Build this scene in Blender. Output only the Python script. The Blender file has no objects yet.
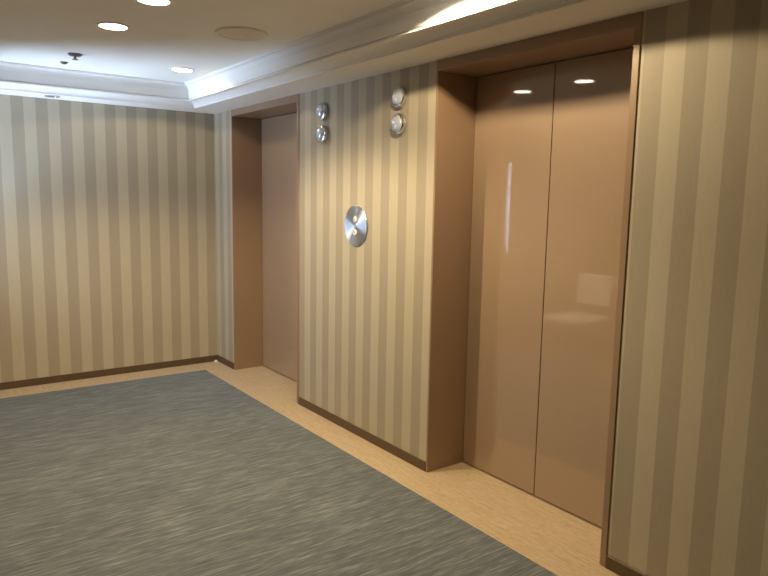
import bpy, bmesh, math, random
from mathutils import Matrix, Vector
random.seed(7)
S = bpy.context.scene
COL = S.collection

# ------------------------------------------------------------------ room measures (metres)
HS = 2.35            # underside of the soffit that runs round the walls
ZC = 2.53            # ceiling inside the tray
LX, LY = 7.2, 2.85   # length and width of the lift lobby
A1, B1 = 0.397, 1.633
A2, B2 = 3.185, 4.431
REC = 0.278          # depth of the lift door recesses
SOF, FAC = 0.296, 0.380
HH = 0.056           # height of the frame's head
BH = 0.060           # baseboard

# ------------------------------------------------------------------ materials
def mat(name):
    m = bpy.data.materials.new(name); m.use_nodes = True
    nt = m.node_tree; b = nt.nodes['Principled BSDF']
    return m, nt, b
def node(nt, t, **kw):
    n = nt.nodes.new(t)
    for k, v in kw.items(): setattr(n, k, v)
    return n
def ramp(nt, stops):
    r = node(nt, 'ShaderNodeValToRGB'); e = r.color_ramp.elements
    while len(e) < len(stops): e.new(0.5)
    for i, (p, c) in enumerate(stops):
        e[i].position = p; e[i].color = (*c, 1)
    return r
def bump(nt, b, height, strength, dist=0.002):
    n = node(nt, 'ShaderNodeBump'); n.inputs['Strength'].default_value = strength
    n.inputs['Distance'].default_value = dist
    nt.links.new(height, n.inputs['Height']); nt.links.new(n.outputs['Normal'], b.inputs['Normal'])
def coords(nt, scale, out='Object'):
    tc = node(nt, 'ShaderNodeTexCoord'); mp = node(nt, 'ShaderNodeMapping')
    mp.inputs['Scale'].default_value = scale
    nt.links.new(tc.outputs[out], mp.inputs['Vector']); return mp.outputs['Vector']
def noise(nt, vec, scale=1, detail=3, rough=0.5):
    n = node(nt, 'ShaderNodeTexNoise'); n.inputs['Scale'].default_value = scale
    n.inputs['Detail'].default_value = detail; n.inputs['Roughness'].default_value = rough
    nt.links.new(vec, n.inputs['Vector']); return n.outputs['Fac']
def mix(nt, fac, a, b, mode='MIX'):
    n = node(nt, 'ShaderNodeMix', data_type='RGBA', blend_type=mode)
    if isinstance(fac, (int, float)): n.inputs[0].default_value = fac
    else: nt.links.new(fac, n.inputs[0])
    for v, k in ((a, 6), (b, 7)):
        if isinstance(v, tuple): n.inputs[k].default_value = (*v, 1)
        else: nt.links.new(v, n.inputs[k])
    return n.outputs[2]

def plain(name, col, rough=0.5, metal=0.0, var=0.04, scale=30, coat=0.0, bstr=0.0):
    m, nt, b = mat(name)
    v = coords(nt, (1, 1, 1)); f = noise(nt, v, scale, 4)
    lo = tuple(max(0, c * (1 - var)) for c in col); hi = tuple(min(1, c * (1 + var)) for c in col)
    r = ramp(nt, [(0.3, lo), (0.7, hi)]); nt.links.new(f, r.inputs[0])
    nt.links.new(r.outputs[0], b.inputs['Base Color'])
    b.inputs['Roughness'].default_value = rough; b.inputs['Metallic'].default_value = metal
    b.inputs['Coat Weight'].default_value = coat; b.inputs['Coat Roughness'].default_value = 0.05
    if bstr: bump(nt, b, f, bstr, 0.001)
    return m

PITCH = 0.0874
def wallpaper():
    m, nt, b = mat('striped_wallpaper')
    uv = node(nt, 'ShaderNodeTexCoord'); sep = node(nt, 'ShaderNodeSeparateXYZ')
    nt.links.new(uv.outputs['UV'], sep.inputs[0])
    d = node(nt, 'ShaderNodeMath', operation='DIVIDE'); d.inputs[1].default_value = PITCH * 2
    nt.links.new(sep.outputs['X'], d.inputs[0])
    fr = node(nt, 'ShaderNodeMath', operation='FRACT'); nt.links.new(d.outputs[0], fr.inputs[0])
    r = ramp(nt, [(0.0, (0, 0, 0)), (0.012, (1, 1, 1)), (0.494, (1, 1, 1)), (0.506, (0, 0, 0))])
    nt.links.new(fr.outputs[0], r.inputs[0])
    c = mix(nt, r.outputs[0], WP_DARK, WP_LIGHT)
    # woven ribs: fine horizontal and vertical threads
    mp = node(nt, 'ShaderNodeMapping'); mp.inputs['Scale'].default_value = (60, 700, 1)
    nt.links.new(uv.outputs['UV'], mp.inputs['Vector'])
    f1 = noise(nt, mp.outputs['Vector'], 1, 2)
    mp2 = node(nt, 'ShaderNodeMapping'); mp2.inputs['Scale'].default_value = (500, 8, 1)
    nt.links.new(uv.outputs['UV'], mp2.inputs['Vector'])
    f2 = noise(nt, mp2.outputs['Vector'], 1, 2)
    r2 = ramp(nt, [(0.3, (0.90, 0.90, 0.90)), (0.7, (1, 1, 1))]); nt.links.new(f1, r2.inputs[0])
    r3 = ramp(nt, [(0.3, (0.92, 0.92, 0.92)), (0.7, (1, 1, 1))]); nt.links.new(f2, r3.inputs[0])
    c = mix(nt, 1.0, c, r2.outputs[0], 'MULTIPLY'); c = mix(nt, 1.0, c, r3.outputs[0], 'MULTIPLY')
    nt.links.new(c, b.inputs['Base Color'])
    b.inputs['Roughness'].default_value = 0.55
    b.inputs['Specular IOR Level'].default_value = 0.3
    bump(nt, b, f1, 0.15, 0.0006)
    return m
WP_LIGHT = (0.55, 0.485, 0.365); WP_DARK = (0.430, 0.368, 0.278)

def carpet_mat():
    m, nt, b = mat('streaked_carpet')
    tc = node(nt, 'ShaderNodeTexCoord'); sx = node(nt, 'ShaderNodeSeparateXYZ'); nt.links.new(tc.outputs['Object'], sx.inputs[0])
    def yarn(width, length, shift):
        """rows of yarn one width wide, each dyed in its own run of dashes along the row"""
        d = node(nt, 'ShaderNodeMath', operation='DIVIDE'); d.inputs[1].default_value = width; nt.links.new(sx.outputs['X'], d.inputs[0])
        fl = node(nt, 'ShaderNodeMath', operation='FLOOR'); nt.links.new(d.outputs[0], fl.inputs[0])
        k = node(nt, 'ShaderNodeMath', operation='MULTIPLY'); k.inputs[1].default_value = 7.31; nt.links.new(fl.outputs[0], k.inputs[0])
        y = node(nt, 'ShaderNodeMath', operation='DIVIDE'); y.inputs[1].default_value = length; nt.links.new(sx.outputs['Y'], y.inputs[0])
        cb = node(nt, 'ShaderNodeCombineXYZ'); cb.inputs['Z'].default_value = shift
        nt.links.new(k.outputs[0], cb.inputs['X']); nt.links.new(y.outputs[0], cb.inputs['Y'])
        return noise(nt, cb.outputs[0], 1, 2, 0.5)
    f = yarn(0.0045, 0.10, 0.3); g = yarn(0.0095, 0.17, 5.7)
    h = noise(nt, coords(nt, (1, 1, 1)), 420, 2)
    big = noise(nt, coords(nt, (1, 1, 1)), 1.6, 2)
    r = ramp(nt, [(0.30, (0.080, 0.098, 0.116)), (0.5, (0.150, 0.170, 0.186)), (0.72, (0.315, 0.338, 0.340))])
    a = node(nt, 'ShaderNodeMath', operation='ADD'); nt.links.new(f, a.inputs[0]); nt.links.new(g, a.inputs[1])
    a2 = node(nt, 'ShaderNodeMath', operation='MULTIPLY'); a2.inputs[1].default_value = 0.5
    nt.links.new(a.outputs[0], a2.inputs[0]); nt.links.new(a2.outputs[0], r.inputs[0])
    r2 = ramp(nt, [(0.3, (0.86, 0.86, 0.86)), (0.7, (1, 1, 1))]); nt.links.new(h, r2.inputs[0])
    r3 = ramp(nt, [(0.35, (0.92, 0.92, 0.92)), (0.65, (1, 1, 1))]); nt.links.new(big, r3.inputs[0])
    c = mix(nt, 1.0, r.outputs[0], r2.outputs[0], 'MULTIPLY'); c = mix(nt, 1.0, c, r3.outputs[0], 'MULTIPLY')
    nt.links.new(c, b.inputs['Base Color'])
    b.inputs['Roughness'].default_value = 0.95; b.inputs['Specular IOR Level'].default_value = 0.1
    b.inputs['Sheen Weight'].default_value = 0.15
    bump(nt, b, a2.outputs[0], 0.5, 0.003)
    return m

def wood_floor():
    m, nt, b = mat('pale_wood_floor')
    f = noise(nt, coords(nt, (5, 130, 1)), 1, 4, 0.6)
    g = noise(nt, coords(nt, (28, 60, 1)), 1, 3, 0.6)
    r = ramp(nt, [(0.32, (0.41, 0.295, 0.175)), (0.5, (0.54, 0.41, 0.262)), (0.68, (0.67, 0.535, 0.365))])
    a = mix(nt, 0.4, f, g); nt.links.new(a, r.inputs[0])
    nt.links.new(r.outputs[0], b.inputs['Base Color'])
    b.inputs['Roughness'].default_value = 0.42; b.inputs['Specular IOR Level'].default_value = 0.4
    bump(nt, b, g, 0.12, 0.001)
    return m

def bronze(name, col, rough, coat):
    m, nt, b = mat(name)
    f = noise(nt, coords(nt, (1, 1, 1)), 260, 2)
    r = ramp(nt, [(0.3, tuple(c * 0.96 for c in col)), (0.7, tuple(min(1, c * 1.04) for c in col))])
    nt.links.new(f, r.inputs[0]); nt.links.new(r.outputs[0], b.inputs['Base Color'])
    b.inputs['Roughness'].default_value = rough
    b.inputs['Coat Weight'].default_value = coat; b.inputs['Coat Roughness'].default_value = 0.03; b.inputs['Coat IOR'].default_value = 1.7
    bump(nt, b, f, 0.02, 0.0004)
    return m

def brushed_disc():
    m, nt, b = mat('circular_brushed_steel')
    b.inputs['Base Color'].default_value = (0.66, 0.69, 0.76, 1)
    b.inputs['Metallic'].default_value = 1; b.inputs['Roughness'].default_value = 0.32
    b.inputs['Anisotropic'].default_value = 0.95; b.inputs['Anisotropic Rotation'].default_value = 0.25
    t = node(nt, 'ShaderNodeTangent', direction_type='RADIAL', axis='Y')
    nt.links.new(t.outputs[0], b.inputs['Tangent'])
    return m

def emitter(name, col, strength):
    m, nt, b = mat(name)
    b.inputs['Base Color'].default_value = (0.9, 0.9, 0.88, 1)
    b.inputs['Emission Color'].default_value = (*col, 1); b.inputs['Emission Strength'].default_value = strength
    return m

def pane_glass():
    m, nt, b = mat('window_glass')
    tr = node(nt, 'ShaderNodeBsdfTransparent'); gl = node(nt, 'ShaderNodeBsdfGlossy'); gl.inputs['Roughness'].default_value = 0.02
    fz = node(nt, 'ShaderNodeFresnel'); fz.inputs['IOR'].default_value = 1.45
    mx = node(nt, 'ShaderNodeMixShader'); out = nt.nodes['Material Output']
    nt.links.new(fz.outputs[0], mx.inputs[0]); nt.links.new(tr.outputs[0], mx.inputs[1]); nt.links.new(gl.outputs[0], mx.inputs[2])
    nt.links.new(mx.outputs[0], out.inputs['Surface']); return m

M_WALL = wallpaper(); M_CARPET = carpet_mat(); M_WOOD = wood_floor()
M_CEIL = plain('ceiling_paint', (0.87, 0.86, 0.835), 0.75, var=0.015, scale=4)
M_TRIM = plain('moulding_paint', (0.87, 0.86, 0.835), 0.85, var=0.01, scale=6)
M_BASE = plain('dark_brown_baseboard', (0.105, 0.066, 0.034), 0.45, var=0.10, scale=60)
M_DOOR = bronze('bronze_door_enamel', (0.365, 0.258, 0.178), 0.36, 1.0)
M_FRAME = bronze('bronze_frame_enamel', (0.315, 0.205, 0.130), 0.42, 0.2)
M_DARKWALL = plain('unseen_wall_dark', (0.13, 0.085, 0.055), 0.5, var=0.12, scale=12)  # invented dark finish for the unseen walls, added to cut bounce light
M_DARK = plain('dark_gap', (0.02, 0.015, 0.012), 0.8)
M_STEEL = plain('satin_steel', (0.70, 0.72, 0.76), 0.22, 1.0, 0.03)
M_LENS = plain('daylight_tinted_lens', (0.66, 0.73, 0.86), 0.16, 0.3, 0.02, coat=0.6)  # pale blue in the colour stands in for the daylight cast on the lenses
M_DISC = brushed_disc()
M_BUTTON = plain('button_white', (0.85, 0.86, 0.88), 0.4, 0.0)
M_MARK = plain('button_mark', (0.10, 0.11, 0.13), 0.4)
M_WHITE = plain('white_plastic', (0.85, 0.84, 0.80), 0.35, 0, 0.02)
M_GRILLE = plain('cream_grille', (0.81, 0.80, 0.77), 0.6, 0, 0.03)
M_GREY = plain('grey_metal', (0.16, 0.16, 0.17), 0.35, 0.7)
M_REFL = plain('reflector_black', (0.05, 0.05, 0.055), 0.3, 0.4)
M_CLOTH = plain('cream_upholstery', (0.88, 0.85, 0.78), 0.8, 0, 0.05, 90, bstr=0.1)
M_LEG = plain('dark_chair_leg', (0.06, 0.05, 0.045), 0.4, 0.3)
M_LAMP = emitter('lamp_diffuser', (1.0, 0.90, 0.72), 20.0)
M_GLASS = pane_glass()

# ------------------------------------------------------------------ mesh helpers
def box(bm, x0, x1, y0, y1, z0, z1, bev=0.0, seg=2):
    r = bmesh.ops.create_cube(bm, size=1.0)
    vs = r['verts']
    bmesh.ops.scale(bm, vec=(x1 - x0, y1 - y0, z1 - z0), verts=vs)
    bmesh.ops.translate(bm, vec=((x0 + x1) / 2, (y0 + y1) / 2, (z0 + z1) / 2), verts=vs)
    if bev:
        es = list({e for v in vs for e in v.link_edges})
        bmesh.ops.bevel(bm, geom=es, offset=bev, segments=seg, affect='EDGES', profile=0.5)
def lathe(bm, prof, axis='Z', n=48, c=(0, 0, 0), flip=1):
    """profile (r, h) revolved round an axis through c; h is measured along flip*axis"""
    rings = []
    for r, h in prof:
        h *= flip
        if r < 1e-6:
            p = (0, 0, h) if axis == 'Z' else (0, h, 0)
            rings.append([bm.verts.new(Vector(p) + Vector(c))])
        else:
            vs = []
            for i in range(n):
                a = 2 * math.pi * i / n
                p = (r * math.cos(a), r * math.sin(a), h) if axis == 'Z' else (r * math.cos(a), h, r * math.sin(a))
                vs.append(bm.verts.new(Vector(p) + Vector(c)))
            rings.append(vs)
    for A, B in zip(rings, rings[1:]):
        for i in range(n):
            j = (i + 1) % n
            if len(A) == 1 and len(B) == 1: continue
            if len(A) == 1: bm.faces.new((A[0], B[i], B[j]))
            elif len(B) == 1: bm.faces.new((A[i], A[j], B[0]))
            else: bm.faces.new((A[i], A[j], B[j], B[i]))
def mesh(name, bm, m, parent=None, smooth=False, angle=0.6):
    bmesh.ops.recalc_face_normals(bm, faces=bm.faces[:])
    me = bpy.data.meshes.new(name); bm.to_mesh(me); bm.free()
    me.materials.append(m)
    o = bpy.data.objects.new(name, me); COL.objects.link(o)
    if smooth:
        for p in me.polygons: p.use_smooth = True
        me.set_sharp_from_angle(angle=angle)
    if parent: o.parent = parent
    return o
def empty(name, loc):
    o = bpy.data.objects.new(name, None); o.empty_display_size = 0.1; o.location = loc; COL.objects.link(o); return o
def tag(o, label, cat, group=None):
    o['label'] = label; o['category'] = cat
    if group: o['group'] = group
    return o
def struct(o): o['kind'] = 'structure'; return o

def wall_panels(name, panels, m=None):
    """panels: (box, axis of the stripes, world start of one light stripe); UV.x runs along the wall in metres"""
    bm = bmesh.new(); uvl = bm.loops.layers.uv.new('UVMap')
    for (bx, ax, ph) in panels:
        n0 = len(bm.faces); box(bm, *bx); bm.faces.ensure_lookup_table()
        for f in bm.faces[n0:]:
            for l in f.loops:
                p = l.vert.co
                l[uvl].uv = ((p.x if ax == 'x' else p.y) - ph + PITCH * 200, p.z)
    return struct(mesh(name, bm, m or M_WALL))

# ------------------------------------------------------------------ the shell
T = 0.15
WX0, WX1, WZ0, WZ1 = 0.05, 0.89, 1.00, 2.06      # window in the wall facing the lifts
bm = bmesh.new(); box(bm, -T, LX + T, -LY - T, 0.50, -0.12, 0.0)
struct(mesh('floor', bm, M_WOOD))
wall_panels('wall_back', [((-T, 0.0, -LY, T, 0, 2.70), 'y', -0.183)])
wall_panels('wall_right', [
    ((0.0, A1, 0.0, T, 0, 2.70), 'x', 0.008),
    ((B1, A2, 0.0, T, 0, 2.70), 'x', 1.715),
    ((B2, LX, 0.0, T, 0, 2.70), 'x', 4.534),
    ((A1, B1, 0.0, T, HS, 2.70), 'x', 0), ((A2, B2, 0.0, T, HS, 2.70), 'x', 0),
    ((0.0, LX, 0.40, 0.50, 0, 2.70), 'x', 0)])
wall_panels('wall_front', [((LX, LX + T, -LY, T, 0, 2.70), 'y', 0)], M_DARKWALL)
WY = -2.50           # the window sits in a short bay standing forward of the long facing wall
BX = 0.96
wall_panels('wall_left', [
    ((BX - 0.08, LX + T, -LY - T, -LY, 0, 2.70), 'x', 0.56), ((BX - 0.08, BX, -LY, WY - 0.08, 0, 2.70), 'x', 0),
    ((-T, WX0, WY - 0.08, WY, 0, 2.70), 'x', 0), ((WX1, BX, WY - 0.08, WY, 0, 2.70), 'x', 0),
    ((WX0, WX1, WY - 0.08, WY, 0, WZ0), 'x', 0), ((WX0, WX1, WY - 0.08, WY, WZ1, 2.70), 'x', 0)], M_DARKWALL)

def ring_sweep(bm, prof, closed=False):
    """profile (inset from the walls, height) carried round the room with mitred corners"""
    loops = []
    for d, z in prof:
        loops.append([bm.verts.new(p) for p in ((d, -d, z), (LX - d, -d, z), (LX - d, -LY + d, z), (d, -LY + d, z))])
    pairs = list(zip(loops, loops[1:])) + ([(loops[-1], loops[0])] if closed else [])
    for A, B in pairs:
        for i in range(4):
            j = (i + 1) % 4; bm.faces.new((A[i], A[j], B[j], B[i]))
    return loops
# ceiling: soffit, fascia, tray and the slab over it, one closed mesh
bm = bmesh.new()
L = ring_sweep(bm, [(-T, 2.72), (-T, HS), (SOF, HS), (SOF, HS + 0.020), (FAC, HS + 0.060), (FAC, ZC)])
bm.faces.new(L[-1]); bm.faces.new(L[0])
struct(mesh('ceiling', bm, M_CEIL))
# stepped moulding along the tray's lower edge
bm = bmesh.new()
pr = [(SOF - 0.02, HS - 0.003), (SOF - 0.003, HS - 0.003), (SOF - 0.003, HS + 0.009), (SOF + 0.006, HS + 0.011)]
for i in range(8):
    a = i / 7 * math.pi / 2; pr.append((SOF + 0.008 + 0.050 * (1 - math.cos(a)), HS + 0.013 + 0.031 * math.sin(a)))
pr += [(SOF + 0.066, HS + 0.044), (SOF + 0.066, HS + 0.040), (FAC + 0.010, HS + 0.039), (FAC + 0.012, HS + 0.046), (FAC + 0.002, HS + 0.052),
       (FAC - 0.002, HS + 0.053), (FAC - 0.03, HS + 0.053), (SOF + 0.002, HS + 0.012)]
ring_sweep(bm, pr, True); struct(mesh('trim_1', bm, M_TRIM, smooth=True, angle=0.5))
# crown moulding under the tray ceiling
bm = bmesh.new()
pr = [(FAC - 0.002, ZC - 0.052), (FAC + 0.006, ZC - 0.052), (FAC + 0.006, ZC - 0.043), (FAC + 0.010, ZC - 0.043)]
for i in range(7):
    a = i / 6 * math.pi / 2; pr.append((FAC + 0.010 + 0.027 * (1 - math.cos(a)), ZC - 0.041 + 0.027 * math.sin(a)))
pr += [(FAC + 0.041, ZC - 0.014), (FAC + 0.041, ZC - 0.007), (FAC + 0.048, ZC - 0.007), (FAC + 0.048, ZC + 0.002), (FAC - 0.002, ZC + 0.002)]
ring_sweep(bm, pr, True); struct(mesh('trim_2', bm, M_TRIM, smooth=True, angle=0.5))

# baseboards
FWL, FWR = 0.015, 0.032   # face widths of the lift frames
def baseboard(name, segs):
    bm = bmesh.new()
    for s in segs: box(bm, *s, 0.0, BH, 0.002, 1)
    struct(mesh(name, bm, M_BASE))
baseboard('baseboard_back', [(0.0, 0.009, -LY, 0.0)])
baseboard('baseboard_right', [(0.009, A1, -0.009, 0.0), (B1, A2, -0.009, 0.0), (B2, LX, -0.009, 0.0)])
baseboard('baseboard_left', [(BX + 0.009, LX - 0.009, -LY, -LY + 0.009), (0.009, BX + 0.009, WY, WY + 0.009), (BX, BX + 0.009, -LY, WY)])
baseboard('baseboard_front', [(LX - 0.009, LX, -LY, -0.009)])

# ------------------------------------------------------------------ lift doors
def lift(name, a, b, split, label):
    r = empty(name, ((a + b) / 2, 0, 0)); ox = (a + b) / 2; struct(r)
    r['label'] = label; r['category'] = 'elevator door'
    def put(nm, bm, m, smooth=False):
        bmesh.ops.translate(bm, vec=(-ox, 0, 0), verts=bm.verts[:]); return mesh(nm, bm, m, r, smooth)
    P = -0.006
    for x0, x1 in ((a, a + FWL), (b - FWR, b)):
        bm = bmesh.new(); box(bm, x0, x1, P, REC + 0.06, 0, HS - HH, 0.0025); put('jamb', bm, M_FRAME)
    bm = bmesh.new(); box(bm, a, b, P, REC + 0.06, HS - HH, HS, 0.0025); put('frame_head', bm, M_FRAME)
    for x0, x1 in ((a + FWL + 0.003, split - 0.0025), (split + 0.0025, b - FWR - 0.003)):
        bm = bmesh.new(); box(bm, x0, x1, REC, REC + 0.035, 0.007, HS - HH - 0.004, 0.003, 3); put('door_panel', bm, M_DOOR)
    bm = bmesh.new(); box(bm, a + FWL, b - FWR, REC + 0.036, REC + 0.06, 0, HS - HH); put('backing', bm, M_DARK)
    bm = bmesh.new(); box(bm, a + FWL, b - FWR, REC - 0.004, REC + 0.036, 0, 0.003); put('door_sill', bm, M_FRAME)
    return r
lift('door_1', A1, B1, 1.100, 'bronze elevator door set back in its recess near the far corner')
lift('door_2', A2, B2, 3.7686, 'bronze two-panel elevator door nearest the camera, reflecting two ceiling lights')

# ------------------------------------------------------------------ carpet
bm = bmesh.new(); box(bm, 0.281, LX - 0.25, WY + 0.15, -0.237, 0.0, 0.006, 0.002, 1)
tag(mesh('carpet', bm, M_CARPET), 'blue-grey streaked carpet filling the middle of the floor inside the wood border', 'carpet')

# ------------------------------------------------------------------ window (facing wall, behind the photographer's left)
w = empty('window_1', ((WX0 + WX1) / 2, WY, WZ0)); struct(w); cx = (WX0 + WX1) / 2
bm = bmesh.new()
hw = (WX1 - WX0) / 2; hh = WZ1 - WZ0
for bx in ((-hw, -hw + .03, -.068, -.018, 0, hh), (hw - .03, hw, -.068, -.018, 0, hh), (-hw + .03, hw - .03, -.068, -.018, 0, .03), (-hw + .03, hw - .03, -.068, -.018, hh - .03, hh),
           (-hw + .03, hw - .03, -.060, -.026, hh * .36, hh * .36 + .025), (-hw + .03, hw - .03, -.060, -.026, hh * .68, hh * .68 + .025)):
    box(bm, *bx, 0.003, 1)
mesh('window_frame', bm, M_WHITE, w)
bm = bmesh.new(); box(bm, -hw + .02, hw - .02, -.046, -.040, .02, hh - .02); mesh('pane', bm, M_GLASS, w)
bm = bmesh.new(); box(bm, -hw, hw, -.018, .03, 0.0, .018, 0.003, 1); mesh('window_sill', bm, M_WHITE, w)

# ------------------------------------------------------------------ indicator lamps and call plate on the wall between the doors
def indicator(x, z, label):
    r = empty('indicator_lamp', (x, 0, z))
    tag(r, label, 'indicator lamp', 'round indicator lamps between the elevator doors')
    bm = bmesh.new()
    lathe(bm, [(0.0, 0), (0.057, 0), (0.060, 0.003), (0.060, 0.024), (0.057, 0.030), (0.051, 0.032), (0.048, 0.029), (0.0, 0.027)], 'Y', 48, flip=-1)
    mesh('bezel', bm, M_STEEL, r, True)
    bm = bmesh.new(); pf = [(0.047, 0.026), (0.047, 0.032)]
    for i in range(1, 9):
        a = i / 8 * math.pi / 2; pf.append((0.047 * math.cos(a), 0.032 + 0.020 * math.sin(a)))
    pf[-1] = (0.0, 0.052)
    lathe(bm, [(0.0, 0.026)] + pf, 'Y', 48, flip=-1); mesh('lens', bm, M_LENS, r, True)
    return r
indicator(1.985, 2.187, 'upper round steel indicator lamp beside the far elevator door')
indicator(1.985, 2.036, 'lower round steel indicator lamp beside the far elevator door')
indicator(2.868, 2.190, 'upper round steel indicator lamp beside the near elevator door')
indicator(2.868, 2.036, 'lower round steel indicator lamp beside the near elevator door')

r = empty('call_plate', (2.409, 0, 1.417))
tag(r, 'large round brushed steel elevator call plate with two small buttons on striped wall', 'call button')
bm = bmesh.new(); lathe(bm, [(0, 0), (0.128, 0), (0.134, 0.003), (0.134, 0.007), (0.131, 0.010), (0.0, 0.0102)], 'Y', 96, flip=-1)
mesh('plate', bm, M_DISC, r, True, 0.3)
for sgn in (1, -1):
    bm = bmesh.new(); lathe(bm, [(0, 0.0095), (0.019, 0.0095), (0.019, 0.013), (0.0175, 0.0145), (0, 0.015)], 'Y', 32, (0, 0, sgn * 0.042), -1)
    bt = mesh('button', bm, M_BUTTON, r, True)
    bm = bmesh.new(); zc = sgn * 0.042; s = 0.0075
    f = [bm.verts.new((q[0], yy, zc + sgn * q[1])) for yy in (-0.0146, -0.0158) for q in ((-s, -s * .75), (s, -s * .75), (0, s))]
    bm.faces.new(f[:3]); bm.faces.new(f[3:])
    for i in range(3): bm.faces.new((f[i], f[(i + 1) % 3], f[3 + (i + 1) % 3], f[3 + i]))
    mesh('arrow_mark', bm, M_MARK, bt)

# ------------------------------------------------------------------ ceiling fittings
WARM = (1.0, 0.80, 0.49)
def downlight(x, y, label, power, spread=150, blend=0.25):
    r = empty('downlight', (x, y, ZC)); tag(r, label, 'ceiling light', 'lit downlights in the tray ceiling')
    bm = bmesh.new(); lathe(bm, [(0.072, 0.0), (0.090, 0.0), (0.090, 0.004), (0.084, 0.007), (0.074, 0.006), (0.072, 0.0)], 'Z', 48, flip=-1)
    mesh('trim_ring', bm, M_WHITE, r, True)
    bm = bmesh.new(); lathe(bm, [(0, 0.0), (0.0725, 0.0), (0.0725, 0.003), (0.0, 0.004)], 'Z', 48, flip=-1)
    mesh('diffuser', bm, M_LAMP, r)
    l = bpy.data.lights.new('downlight_beam', 'SPOT'); l.energy = power; l.color = WARM
    l.spot_size = math.radians(spread); l.spot_blend = blend; l.shadow_soft_size = 0.022
    o = bpy.data.objects.new('downlight_beam', l); o.location = (0, 0, -0.012); o.parent = r; COL.objects.link(o)
    return r
PW = 130
downlight(1.0, -0.646, 'lit round downlight close to the tray moulding above the far elevator door', 14, 154, 0.10)
downlight(2.018, -1.392, 'lit round downlight in middle of ceiling, left of the one cut by the picture top', PW * 0.42, 142, 0.35)
downlight(2.672, -1.368, 'lit round downlight in middle of ceiling, cut off by the top of the picture', PW, 142, 0.35)
downlight(3.81, -0.646, 'lit round downlight above the near elevator door, throwing the long light streak on the moulding', 84, 154, 0.10)

r = empty('ceiling_speaker', (2.34, -0.765, ZC)); tag(r, 'flat round cream ceiling speaker flush with the tray ceiling', 'speaker')
bm = bmesh.new(); lathe(bm, [(0.128, 0), (0.150, 0), (0.150, 0.008), (0.143, 0.014), (0.131, 0.012), (0.128, 0)], 'Z', 64, flip=-1)
mesh('rim', bm, M_CEIL, r, True)
bm = bmesh.new(); pf = [(0, 0.0)]
pf += [(0.129, 0.0), (0.129, 0.006)]
for i in range(12, 0, -1):
    pf += [(0.128 * i / 12.0, 0.0065), (0.128 * (i - 0.5) / 12.0, 0.0085)]
pf.append((0, 0.0085)); lathe(bm, pf, 'Z', 64, flip=-1); mesh('grille', bm, M_GRILLE, r)

r = empty('sprinkler_head', (1.058, -1.400, ZC)); tag(r, 'small grey sprinkler head hanging from the ceiling, larger of two small fittings', 'sprinkler')
bm = bmesh.new(); lathe(bm, [(0, 0), (0.045, 0), (0.045, 0.006), (0.034, 0.014), (0.020, 0.016), (0, 0.016)], 'Z', 32, flip=-1); mesh('escutcheon', bm, M_GREY, r, True)
bm = bmesh.new(); lathe(bm, [(0, 0.014), (0.010, 0.014), (0.008, 0.024), (0.006, 0.034), (0, 0.034)], 'Z', 20, flip=-1); mesh('nozzle', bm, M_GREY, r, True)
bm = bmesh.new(); lathe(bm, [(0, 0.034), (0.018, 0.034), (0.020, 0.036), (0.018, 0.038), (0, 0.038)], 'Z', 24, flip=-1); mesh('deflector', bm, M_GREY, r, True)
bm = bmesh.new(); lathe(bm, [(0, 0), (0.026, 0), (0.026, 0.004), (0.018, 0.012), (0.007, 0.016), (0, 0.017)], 'Z', 24, flip=-1)
o = mesh('ceiling_sensor', bm, M_GREY, None, True); o.location = (0.705, -1.403, ZC)
tag(o, 'tiny grey ceiling sensor nearer the back wall, smaller of two small fittings', 'sensor')

r = empty('recessed_spotlight', (0.19, -1.40, HS)); tag(r, 'small unlit dark recessed spotlight in the soffit above the back wall', 'spotlight')
bm = bmesh.new(); lathe(bm, [(0.040, 0), (0.056, 0), (0.056, 0.004), (0.050, 0.006), (0.041, 0.003), (0.040, 0)], 'Z', 40, flip=-1); mesh('trim_ring', bm, M_STEEL, r, True)
bm = bmesh.new(); lathe(bm, [(0, 0), (0.041, 0), (0.041, 0.002), (0.02, 0.0012), (0, 0.001)], 'Z', 40, flip=-1); mesh('reflector', bm, M_REFL, r, True)

bm = bmesh.new(); lathe(bm, [(0, 0), (0.018, 0), (0.018, 0.010), (0.014, 0.017), (0.006, 0.020), (0, 0.021)], 'Z', 24)
o = mesh('floor_stop', bm, M_WHITE, None, True); o.location = (0.034, -0.034, 0)
tag(o, 'tiny white domed floor stop in the far corner against the baseboard', 'door stop')

# ------------------------------------------------------------------ chair standing against the facing wall (seen mirrored in the near door)
r = empty('side_chair', (1.87, -2.48, 0.006)); tag(r, 'cream upholstered chair seen mirrored in the near elevator door', 'chair')
bm = bmesh.new(); box(bm, -0.225, 0.225, -0.24, 0.26, 0.39, 0.46, 0.025, 4); mesh('seat', bm, M_CLOTH, r, True)
bm = bmesh.new(); box(bm, -0.205, 0.205, -0.035, 0.025, 0.0, 0.32, 0.022, 4)
bk = mesh('backrest', bm, M_CLOTH, r, True); bk.location = (0, -0.25, 0.545); bk.rotation_euler = (math.radians(6), 0, 0)
for sx in (-1, 1):
    bm = bmesh.new(); box(bm, sx * 0.18 - 0.012, sx * 0.18 + 0.012, -0.262, -0.238, 0.40, 0.60, 0.003, 1); mesh('back_post', bm, M_LEG, r)
    for sy in (-0.20, 0.21):
        bm = bmesh.new(); lathe(bm, [(0, 0), (0.010, 0), (0.015, 0.395), (0, 0.395)], 'Z', 16, (sx * 0.19, sy, 0)); mesh('leg', bm, M_LEG, r, True)

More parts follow.
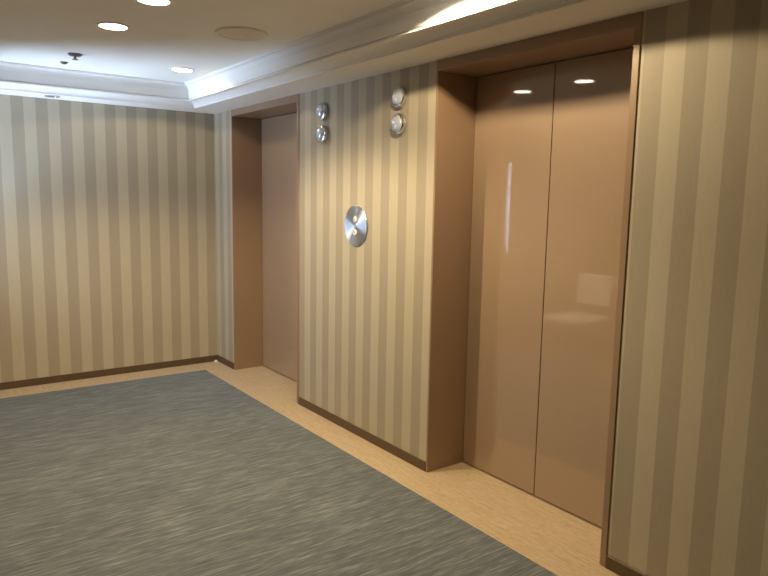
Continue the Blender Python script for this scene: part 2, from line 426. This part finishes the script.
# ------------------------------------------------------------------ daylight through the window
wd = bpy.data.worlds.new('daylight'); S.world = wd; wd.use_nodes = True
nt = wd.node_tree; bg = nt.nodes['Background']
# added glow below the horizon brightens the ceiling; horizon and sky stay dimmer
tc = node(nt, 'ShaderNodeTexCoord'); sp = node(nt, 'ShaderNodeSeparateXYZ'); nt.links.new(tc.outputs['Generated'], sp.inputs[0])
mr = node(nt, 'ShaderNodeMapRange'); mr.inputs['From Min'].default_value = -1; mr.inputs['From Max'].default_value = 1
nt.links.new(sp.outputs['Z'], mr.inputs['Value'])
rp_ = ramp(nt, [(p, (g, g, g)) for p, g in ((0, 1), (0.12, 1), (0.22, 0.75), (0.29, 0.42), (0.36, 0.15), (0.44, 0.11), (1, 0.1))])
nt.links.new(mr.outputs[0], rp_.inputs[0])
nt.links.new(mix(nt, 1.0, rp_.outputs[0], (0.58, 0.75, 1.0), 'MULTIPLY'), bg.inputs['Color'])
bg.inputs['Strength'].default_value = 92.0
pl = bpy.data.lights.new('window_portal', 'AREA'); pl.shape = 'RECTANGLE'; pl.size = WX1 - WX0; pl.size_y = WZ1 - WZ0
pl.cycles.is_portal = True
po = bpy.data.objects.new('window_portal', pl); COL.objects.link(po)
po.location = (cx, WY - 0.076, (WZ0 + WZ1) / 2); po.rotation_euler = (math.radians(90), 0, 0)

# ------------------------------------------------------------------ camera
F = 662.3
cd = bpy.data.cameras.new('camera'); cd.sensor_width = 36; cd.lens = F * 36 / 768; cd.clip_start = 0.02
cam = bpy.data.objects.new('camera', cd); COL.objects.link(cam)
R3 = Matrix(((0.58773243, -0.11833671, 0.8003543), (0.80885792, 0.06408986, -0.58450095), (0.01787333, 0.99090308, 0.13338528)))
cam.matrix_world = Matrix.Translation((6.05206765, -2.42769517, 1.59739478)) @ R3.to_4x4()
S.camera = cam
S.view_settings.view_transform = 'Standard'; S.view_settings.look = 'None'
S.view_settings.exposure = 0.12; S.view_settings.gamma = 1.0; S.view_settings.use_curve_mapping = False
